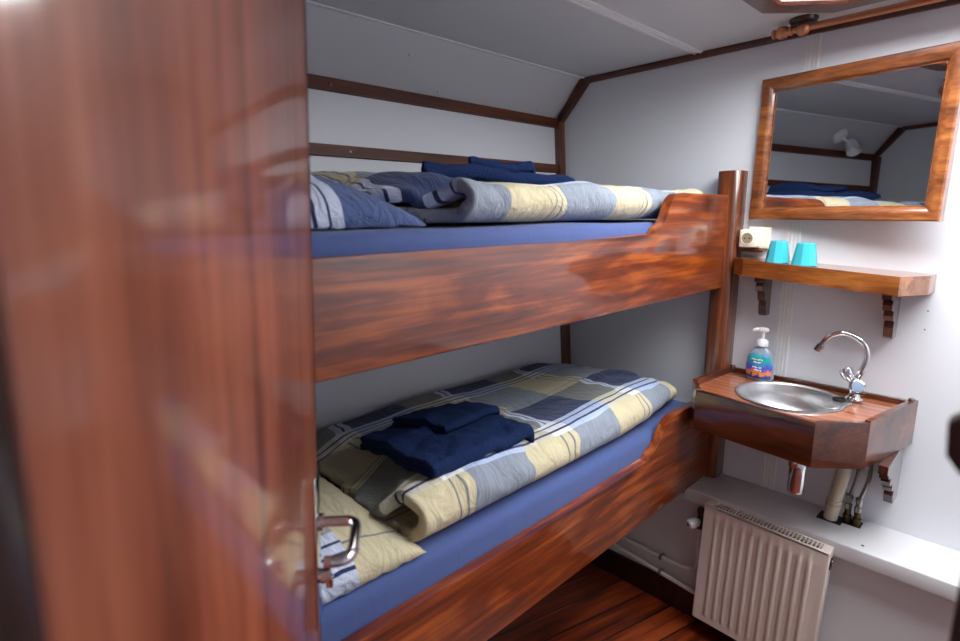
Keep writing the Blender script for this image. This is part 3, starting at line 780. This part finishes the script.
pl = NB(); lathe(pl, [(.0, .004), (.017, .005), (.0185, .009), (.017, .012), (.013, .0125), (.012, .010), (.0, .0095)], (-.381, 1.885, ZK), 28, caps=False)
tag(obj('basin_plug', pl, BLACK, None, 50), 'black rubber basin plug lying beside the tap', 'plug')
# tap
fx, fy = -.352, 1.925
ta = thing('tap', (fx, fy, ZK+.004), 'chrome swan-neck mixer tap with two knobs behind the basin', 'tap')
bm = NB(); lathe(bm, [(.024, .0045), (.024, .009), (.017, .014), (.014, .03), (.017, .045), (.019, .058), (.012, .066), (.008, .072)], (fx, fy, ZK), 28)
obj('tap_body', bm, CHROME, ta, 50)
sp_ = smooth_path([(fx, fy, ZK+.065), (fx+.012, fy, ZK+.10), (fx+.020, fy, ZK+.145), (fx+.005, fy, ZK+.185), (fx-.040, fy-.008, ZK+.208), (fx-.080, fy-.015, ZK+.192), (fx-.100, fy-.018, ZK+.160)], 8)
bm = NB(); tube(bm, sp_, .0078, 18); obj('spout', bm, CHROME, ta, 50)
e = Vector(sp_[-1]); dr = (Vector(sp_[-1])-Vector(sp_[-3])).normalized()
bm = NB(); tube(bm, [e-dr*.006, e-dr*.005, e+dr*.018, e+dr*.0181], [.0075, .0115, .0115, .009], 20); obj('aerator', bm, CHROME, ta, 50)
def knob(p, ax, face):
    ax = Vector(ax).normalized(); Q = Vector((0,0,1)).rotation_difference(ax).to_matrix(); p = Vector(p)
    bm = NB(); lathe(bm, [(.009, -.022), (.010, -.004), (.015, 0), (.018, .010), (.020, .024), (.019, .029), (.014, .030)], p, 20, M=Q)
    for i, v_ in enumerate(bm.verts):
        r_ = i//20
        if 2 < r_ < 6 and (i % 4) == 0: v_.co -= (v_.co-(p+ax*(v_.co-p).dot(ax)))*.12
    o = obj('tap_knob', bm, CHROME, ta, 50)
    bm = NB(); lathe(bm, [(.0155, .0295), (.0155, .0315), (.010, .0325)], p, 24, M=Q); obj('knob_disc', bm, face, o, 50)
knob((fx-.017, fy, ZK+.070), (-.50, .05, .86), CHROME)
knob((fx+.006, fy-.018, ZK+.048), (.25, -.80, .38), BLUEK)

# soap bottle
sx_, sy_ = -.633, 1.945
sb = thing('soap_bottle', (sx_, sy_, ZK), 'clear soap dispenser with a blue sea label and white pump on the sink top', 'soap bottle')
oy = 1.945
bm = NB()
lathe(bm, [(.030, .001), (.038, .004), (.041, .015), (.0415, .045), (.040, .070), (.034, .090), (.022, .103), (.013, .109), (.013, .113)], (sx_, oy, ZK), 40, sy=.5)
obj('bottle', bm, CLEAR, sb, 60)
bm = NB(); n_ = 18; rows = []
for zi in range(9):
    z = .012+.075*zi/8
    r = .0425 if z < .05 else (.0425-.0085*((z-.05)/.037)**1.6)
    half = 1.15*(1-.25*abs(zi-4)/4*(1 if zi > 5 else .4))
    rows.append([bm.verts.new((sx_+r*math.sin(-half+2*half*k/n_), oy-.5*r*math.cos(-half+2*half*k/n_)-.0006, ZK+z)) for k in range(n_+1)])
for a, b in zip(rows, rows[1:]):
    for k in range(n_): bm.faces.new((a[k], a[k+1], b[k+1], b[k]))
lb = obj('label', bm, LABEL, sb, 180); m_ = lb.modifiers.new('t', 'SOLIDIFY'); m_.thickness = .0006
# pale lettering scribble on the label: two short lines
bm = NB()
for (z, x0_, x1_, st) in ((.069, -.020, .014, 9), (.060, -.014, .010, 8), (.044, -.016, .012, 7), (.036, -.010, .012, 6)):
    for k in range(st):
        xa = x0_+(x1_-x0_)*k/st; xb_ = xa+(x1_-x0_)/st*.68; xm = (xa+xb_)/2
        y = oy-.5*math.sqrt(max(.0425**2-xm*xm, 0))-.0025
        box(bm, sx_+xa, sx_+xb_, y, y+.001, ZK+z+.0012*math.sin(k*2.1), ZK+z+.004+.0012*math.sin(k*1.3))
obj('label_lettering', bm, PWHITE, sb)
bm = NB(); lathe(bm, [(.016, .112), (.0165, .116), (.0165, .128), (.012, .132), (.006, .134), (.0045, .136), (.0045, .158)], (sx_, oy, ZK), 28); obj('pump_collar', bm, PWHITE, sb, 50)
bm = NB(); lathe(bm, [(.006, .155), (.011, .158), (.0125, .163), (.010, .168), (.004, .169)], (sx_, oy, ZK), 24, sx=1.25); tube(bm, [(sx_, oy, ZK+.163), (sx_-.018, oy-.008, ZK+.163), (sx_-.027, oy-.012, ZK+.159)], [.006, .005, .004], 12)
obj('pump_head', bm, PWHITE, sb, 50)
bm = NB(); tube(bm, [(sx_, oy, ZK+.012), (sx_, oy, ZK+.112)], .002, 8); obj('dip_tube', bm, PWHITE, sb, 50)

sb.scale = (1.1, 1.1, 1.1)
# ------------------------------------------------------------------ plumbing under the sink
tr = thing('bottle_trap', (-.468, 1.835, -.88), 'chrome bottle trap hanging under the washbasin', 'drain trap')
bm = NB(); lathe(bm, [(.012, -.885+.0), (.022, -.881), (.0245, -.872), (.0245, -.795), (.027, -.793), (.027, -.775), (.024, -.770), (.018, -.765), (.018, -.72), (.016, -.679)], (-.458, 1.835, 0), 32); obj('trap_body', bm, CHROME, tr, 45)
bm = NB(); tube(bm, smooth_path([(-.440, 1.84, -.765), (-.41, 1.87, -.762), (-.385, 1.91, -.760)], 5), .014, 16); obj('trap_arm', bm, CHROME, tr, 50)
bm = NB(); tube(bm, smooth_path([(-.350, 1.925, -.735), (-.352, 1.925, -.80), (-.366, 1.93, -.90), (-.374, 1.93, -.978)], 6), .0195, 24); 
wp = tag(obj('waste_pipe', bm, WASTE, None, 50), 'yellowed white waste pipe running down from the washbasin to the ledge', 'pipe')
for z, r, x, y in ((-.755, .024, -.351, 1.925), (-.915, .0225, -.368, 1.93), (-.930, .0215, -.369, 1.93)):
    bm = NB(); lathe(bm, [(.0197, z-.006), (r, z-.005), (r, z+.005), (.0197, z+.006)], (x, y, 0), 24)
    obj('pipe_collar', bm, WASTE, wp, 50)
for k, (xa, xb_, yy, lab) in enumerate(((-.318, -.333, 1.95, 'left braided steel water hose under the sink box'), (-.288, -.306, 1.945, 'right braided steel water hose under the sink box'))):
    h_ = thing('water_hose', (xb_, yy, -.98), lab, 'hose', 'water hoses under the washbasin')
    bm = NB(); tube(bm, smooth_path([(xa, yy, -.60), (xa, yy, -.74), (xa-.002, yy, -.82), (xb_, yy, -.90)], 6), .006, 12); obj('braided_hose', bm, BRAID, h_, 50)
    bm = NB(); lathe(bm, [(.007, -.935), (.0105, -.934), (.0105, -.918), (.008, -.916), (.008, -.905), (.0105, -.903), (.0105, -.888), (.007, -.886)], (xb_, yy, 0), 6); obj('hose_nut', bm, BRAID, h_)
    bm = NB(); lathe(bm, [(.012, -.978), (.012, -.955), (.009, -.953), (.009, -.935)], (xb_, yy, 0), 12); obj('hose_fitting', bm, BRASS, h_, 50)
for (x, y, w_, d_, lab) in ((-.374, 1.935, .034, .03, 'dark hole in the ledge where the waste pipe goes through'), (-.318, 1.95, .026, .022, 'dark hole in the ledge where the water hoses go through')):
    bm = NB(); box(bm, x-w_, x+w_, y-d_, y+d_, -.9805, -.9785); tag(obj('pipe_hole', bm, BLACK), lab, 'pipe hole')
bm = NB(); lathe(bm, [(.004, -.9802), (.004, -.979)], (-.265, 1.83, 0), 12); tag(obj('screw_hole', bm, BLACK), 'small dark hole in the white ledge right of the radiator', 'screw hole')

# ------------------------------------------------------------------ radiator
RX0, RX1, RY0, RY1, RZ0, RZ1 = -.702, -.334, 1.742, 1.794, -1.435, -.99
ra = thing('radiator', ((RX0+RX1)/2, (RY0+RY1)/2, RZ0), 'white ribbed panel radiator on the wall below the ledge', 'radiator')
bm = NB()          # front panel: vertical pressed ribs, closed at top and bottom
NR = 11; prof = []
W_ = RX1-RX0
xs = []
for k in range(NR):
    x = RX0+.028+(W_-.056)*(k+.5)/NR; hw = (W_-.056)/NR/2
    xs += [(x-hw*.98, 0), (x-hw*.55, -.2), (x-hw*.30, .85), (x, 1), (x+hw*.30, .85), (x+hw*.55, -.2)]
xs = [(RX0, 0), (RX0+.012, 0)] + xs + [(RX1-.012, 0), (RX1, 0)]
zs = [(RZ0, 0), (RZ0+.022, 0), (RZ0+.030, .15), (RZ0+.040, 1), (RZ1-.058, 1), (RZ1-.044, .7), (RZ1-.036, 0), (RZ1, 0)]
G = [[bm.verts.new((x, RY0 - .006*d_*f, z)) for x, d_ in xs] for z, f in zs]
for a, b in zip(G, G[1:]):
    for k in range(len(xs)-1): bm.faces.new((a[k], a[k+1], b[k+1], b[k]))
back = [bm.verts.new((x, RY0+.010, z)) for x, z in ((RX0, RZ0), (RX1, RZ0), (RX1, RZ1), (RX0, RZ1))]
bm.faces.new([v_ for v_ in G[0]]+[back[1], back[0]]); bm.faces.new([v_ for v_ in G[-1]]+[back[2], back[3]]); 
bm.faces.new([g[0] for g in G]+[back[3], back[0]]); bm.faces.new([g[-1] for g in G]+[back[2], back[1]]); bm.faces.new(back)
obj('front_panel', bm, RADM, ra, 50)
bm = NB(); box(bm, RX0+.002, RX1-.002, RY1-.010, RY1, RZ0+.004, RZ1-.004); obj('back_panel', bm, RADM, ra)
bm = NB(); box(bm, RX1-.001, RX1+.004, RY0+.001, RY1, RZ0, RZ1+.002, .002); obj('side_cover', bm, RADM, ra, 40)
bm = NB(); box(bm, RX0-.004, RX0+.001, RY0+.001, RY1, RZ0, RZ1+.002, .002); obj('side_cover', bm, RADM, ra, 40)
bm = NB(); y0_, y1_ = RY0+.010, RY1-.004; ng = 30; zt_ = RZ1+.002
box(bm, RX0, RX1, RY0, y0_, RZ1-.004, zt_); box(bm, RX0, RX1, y1_-.004, RY1, RZ1-.004, zt_)
box(bm, RX0, RX0+.022, y0_, y1_-.004, RZ1-.004, zt_); box(bm, RX1-.022, RX1, y0_, y1_-.004, RZ1-.004, zt_)
for k in range(ng):
    x = RX0+.022+(W_-.044)*(k+.5)/ng; box(bm, x-.0018, x+.0018, y0_, y1_-.004, RZ1-.004, zt_-.0003)
obj('top_grille', bm, RADM, ra)
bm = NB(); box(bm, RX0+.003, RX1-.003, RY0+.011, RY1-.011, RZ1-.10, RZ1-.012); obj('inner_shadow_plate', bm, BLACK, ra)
bm = NB(); lathe(bm, [(.014, 0), (.014, .002), (.011, .003)], (RX1+.004, 1.776, -1.035), 24, sx=1.5, M=Matrix.Rotation(PI/2, 3, 'Y')); obj('side_opening', bm, BLACK, ra, 40)
bm = NB(); lathe(bm, [(.007, 0), (.007, .006), (.004, .007)], (RX1+.006, 1.776, -1.028), 16, M=Matrix.Rotation(PI/2, 3, 'Y')); obj('bleed_plug', bm, CHROME, ra, 40)
for x in (RX0+.08, RX1-.08):
    bm = NB(); box(bm, x-.012, x+.012, RY1-.002, YW, RZ1-.12, RZ1-.06); obj('wall_bracket', bm, RADM, ra)
    bm = NB(); box(bm, x-.012, x+.012, RY1-.002, YW, RZ0+.06, RZ0+.12); obj('wall_bracket', bm, RADM, ra)
ra.rotation_euler = (0, math.radians(2), 0); ra.location.x -= .012; ra.location.z -= .003
# valve
va = thing('radiator_valve', (-.735, 1.79, -1.10), 'radiator valve with a white knob and dark brass body, left of the radiator', 'valve')
bm = NB(); tube(bm, smooth_path([(RX0+.0, 1.792, -1.045), (-.722, 1.792, -1.045), (-.735, 1.797, -1.06), (-.737, 1.80, -1.11)], 5), .0095, 16)
lathe(bm, [(.013, -1.118), (.014, -1.112), (.014, -1.096), (.011, -1.092), (.011, -1.062), (.014, -1.058), (.014, -1.046), (.010, -1.040)], (-.737, 1.80, 0), 8)
obj('valve_body', bm, BRASS, va, 45)
axv = Vector((-.45, -.88, -.12)).normalized(); Q = Vector((0,0,1)).rotation_difference(axv).to_matrix()
bm = NB(); lathe(bm, [(.010, 0), (.012, .006), (.017, .010), (.019, .030), (.017, .042), (.013, .045), (.005, .045)], (-.738, 1.79, -1.088), 8, M=Q); kn = obj('valve_knob', bm, PWHITE, va, 30)
bm = NB(); lathe(bm, [(.0045, .045), (.0045, .0462)], (-.738, 1.79, -1.088), 12, M=Q); obj('knob_hole', bm, BLACK, kn)
# heating pipes
bm = NB(); tube(bm, smooth_path([(-.737, 1.80, -1.118), (-.737, 1.80, -1.20), (-.738, 1.802, -1.265), (-.765, 1.815, -1.305), (-.82, 1.82, -1.318), (-.95, 1.82, -1.316), (-1.20, 1.82, -1.305), (-1.45, 1.82, -1.30)], 7), .0085, 14)
tag(obj('heating_pipe', bm, PIPEW, None, 50), 'upper white heating pipe bending up to the radiator valve', 'pipe', None)
bm = NB(); tube(bm, smooth_path([(-.69, 1.81, -1.398), (-.73, 1.818, -1.397), (-.80, 1.82, -1.392), (-1.00, 1.82, -1.372), (-1.20, 1.82, -1.358), (-1.45, 1.82, -1.35)], 6), .0085, 14)
tag(obj('heating_pipe', bm, PIPEW, None, 50), 'lower white heating pipe running along the top of the baseboard', 'pipe', None)
bm = NB()
for (x, z, lab) in ((-.885, -1.318, 'upper pipe clip left of the radiator'), (-.885, -1.384, 'lower pipe clip left of the radiator')):
    bm = NB(); tube(bm, [(x-.006, 1.82, z), (x+.006, 1.82, z)], .0115, 16); box(bm, x-.005, x+.005, 1.825, YW+.001, z-.008, z+.008)
    tag(obj('pipe_clip', bm, BRAID, None, 50), lab, 'pipe clip', 'pipe clips on the lower wall')

# ------------------------------------------------------------------ door (swung open, close to the camera)
dP = Vector((-.688, .345, 0)); dd = Vector((.814, -.581, 0)).normalized(); dn = Vector((.581, .814, 0)).normalized()
lean = math.radians(-2.3)
up = (Vector((0,0,1))*math.cos(lean) - dn*math.sin(lean)); nn_ = (dn*math.cos(lean)+Vector((0,0,1))*math.sin(lean))
# the plane passes through dP at z=-.12
Pc = dP + Vector((0,0,-.12))
def DP(s, t, k): return Pc + dd*s + up*t + nn_*k
def dbox(bm, s0, s1, t0, t1, k0, k1, bev=0):
    vs = [bm.verts.new(DP(s, t, k)) for s in (s0, s1) for t in (t0, t1) for k in (k0, k1)]
    fs = [(0,1,3,2), (4,6,7,5), (0,4,5,1), (2,3,7,6), (0,2,6,4), (1,5,7,3)]
    F = [bm.faces.new([vs[i] for i in f]) for f in fs]
    if bev: bmesh.ops.bevel(bm, geom=list({e for f in F for e in f.edges}), offset=bev, segments=3, affect='EDGES', profile=.5)
dt0, dt1 = FZ+.12+.02, CZ+.12-.03
do = thing('cabin_door', tuple(DP(.28, dt0, -.015)), 'open glossy reddish brown cabin door filling the left of the photo', 'door')
bm = NB(); dbox(bm, .004, .584, dt0, dt1, -.028, 0, .0015); obj('door_panel', bm, W_DOOR, do, 30)
bm = NB(); dbox(bm, 0, .004, dt0, dt1, -.028, .0003); obj('edge_lipping', bm, W_DARK, do)
bm = NB(); dbox(bm, .584, .62, dt0, dt1, -.028, .001, .006); obj('hinge_stile', bm, W_DARK, do, 30)
bm = NB(); zc = -.435+.12
dbox(bm, .006, .044, zc-.16, zc+.075, 0, .0035, .0015); obj('lock_plate', bm, CHROME, do, 30)
bm = NB(); L0 = (.020, zc)
tube(bm, [DP(.02, zc, .003), DP(.02, zc, .010), DP(.02, zc, .011)], [.0125, .0125, .009], 20)
obj('lever_collar', bm, CHROME, do, 50)
bm = NB(); path = [(.02, .004), (.02, .035), (.021, .046), (.027, .054), (.036, .057), (.06, .057), (.085, .057), (.100, .054), (.108, .047), (.111, .036), (.111, .022)]
tube(bm, smooth_path([DP(s, zc-(s-.02)*.03, k) for s, k in path], 4), .0076, 16); obj('lever_handle', bm, CHROME, do, 50)
bm = NB(); tube(bm, [DP(.022, zc-.085, .003), DP(.022, zc-.085, .018), DP(.022, zc-.085, .019)], [.0105, .0105, .008], 20); box_t = None
dbox(bm, .018, .026, zc-.105, zc-.085, .012, .022, .002); obj('thumb_turn', bm, CHROME, do, 40)

# ------------------------------------------------------------------ right edge: dark post of the wardrobe and its turn button
bm = NB(); box(bm, -.0125, .026, .505, .54, FZ+.001, CZ-.001, .003); tp = struct('trim_partition_post', bm, W_DARK, 30)
bm = NB(); oc = [(-.004, -.134), (-.024, -.139), (-.0315, -.148), (-.030, -.171), (-.022, -.184), (-.004, -.189), (.05, -.189), (.05, -.134)]
oc = [(-.012, -.132), (-.026, -.140), (-.0325, -.146), (-.0305, -.170), (-.022, -.181), (.018, -.184), (.018, -.132)]
prism(bm, oc, .482, .506, 'Y', .002, 2)
tag(obj('wooden_turn_button', bm, W_DARK, None, 30), 'dark brown chamfered wooden block at the right edge of the photo', 'wooden block')

# ------------------------------------------------------------------ lights
def area(name, loc, rot, sx, sy, power, col):
    l = bpy.data.lights.new(name, 'AREA'); l.shape = 'RECTANGLE'; l.size = sx; l.size_y = sy; l.energy = power; l.color = col
    o = bpy.data.objects.new(name, l); C.objects.link(o); o.location = Vector(loc)+Vector((0,0,Z0)); o.rotation_euler = rot
    return o
area('passage_fill', (.35, -.7, .53), (math.radians(12), 0, 0), 1.0, .8, 4, (.95, .97, 1))  # soft fill added behind the camera to lift the near end, no real lamp
w = bpy.data.worlds.new('World'); bpy.context.scene.world = w; w.use_nodes = True
w.node_tree.nodes['Background'].inputs[0].default_value = (.6, .7, .85, 1); w.node_tree.nodes['Background'].inputs[1].default_value = .15

# ------------------------------------------------------------------ camera
cam = bpy.data.cameras.new('Camera'); co = bpy.data.objects.new('Camera', cam); C.objects.link(co)
cam.sensor_width = 36; cam.lens = 544.0/960*36; cam.clip_start = .01
cam.dof.use_dof = True; cam.dof.focus_distance = 2.0; cam.dof.aperture_fstop = 3.0
yaw, pit, rol = map(math.radians, (46.12, 11.14, -.417))
def mm(a, b): return [[sum(a[i][k]*b[k][j] for k in range(3)) for j in range(3)] for i in range(3)]
cs, sn = math.cos, math.sin
Rx = [[1,0,0],[0,cs(pit),-sn(pit)],[0,sn(pit),cs(pit)]]
Ry = [[cs(yaw),0,sn(yaw)],[0,1,0],[-sn(yaw),0,cs(yaw)]]
Rz = [[cs(rol),-sn(rol),0],[sn(rol),cs(rol),0],[0,0,1]]
R = mm(mm(Rz, Rx), Ry)      # (X right, down, Y forward) -> (image right, image down, forward)
def world(v): return Vector((v[0], v[2], -v[1]))
right, down, fwd = world(R[0]), world(R[1]), world(R[2])
M = Matrix((right, -down, -fwd)).transposed().to_4x4(); M.translation = Vector((0, 0, Z0)); co.matrix_world = M
S = bpy.context.scene; S.camera = co
S.view_settings.view_transform = 'Standard'; S.view_settings.look = 'None'; S.view_settings.gamma = 1
S.view_settings.exposure = 0.0
S.cycles.use_denoising = True
S.cycles.max_bounces = 12; S.cycles.diffuse_bounces = 6
for o in bpy.data.objects:
    if 'org' in o: del o['org']
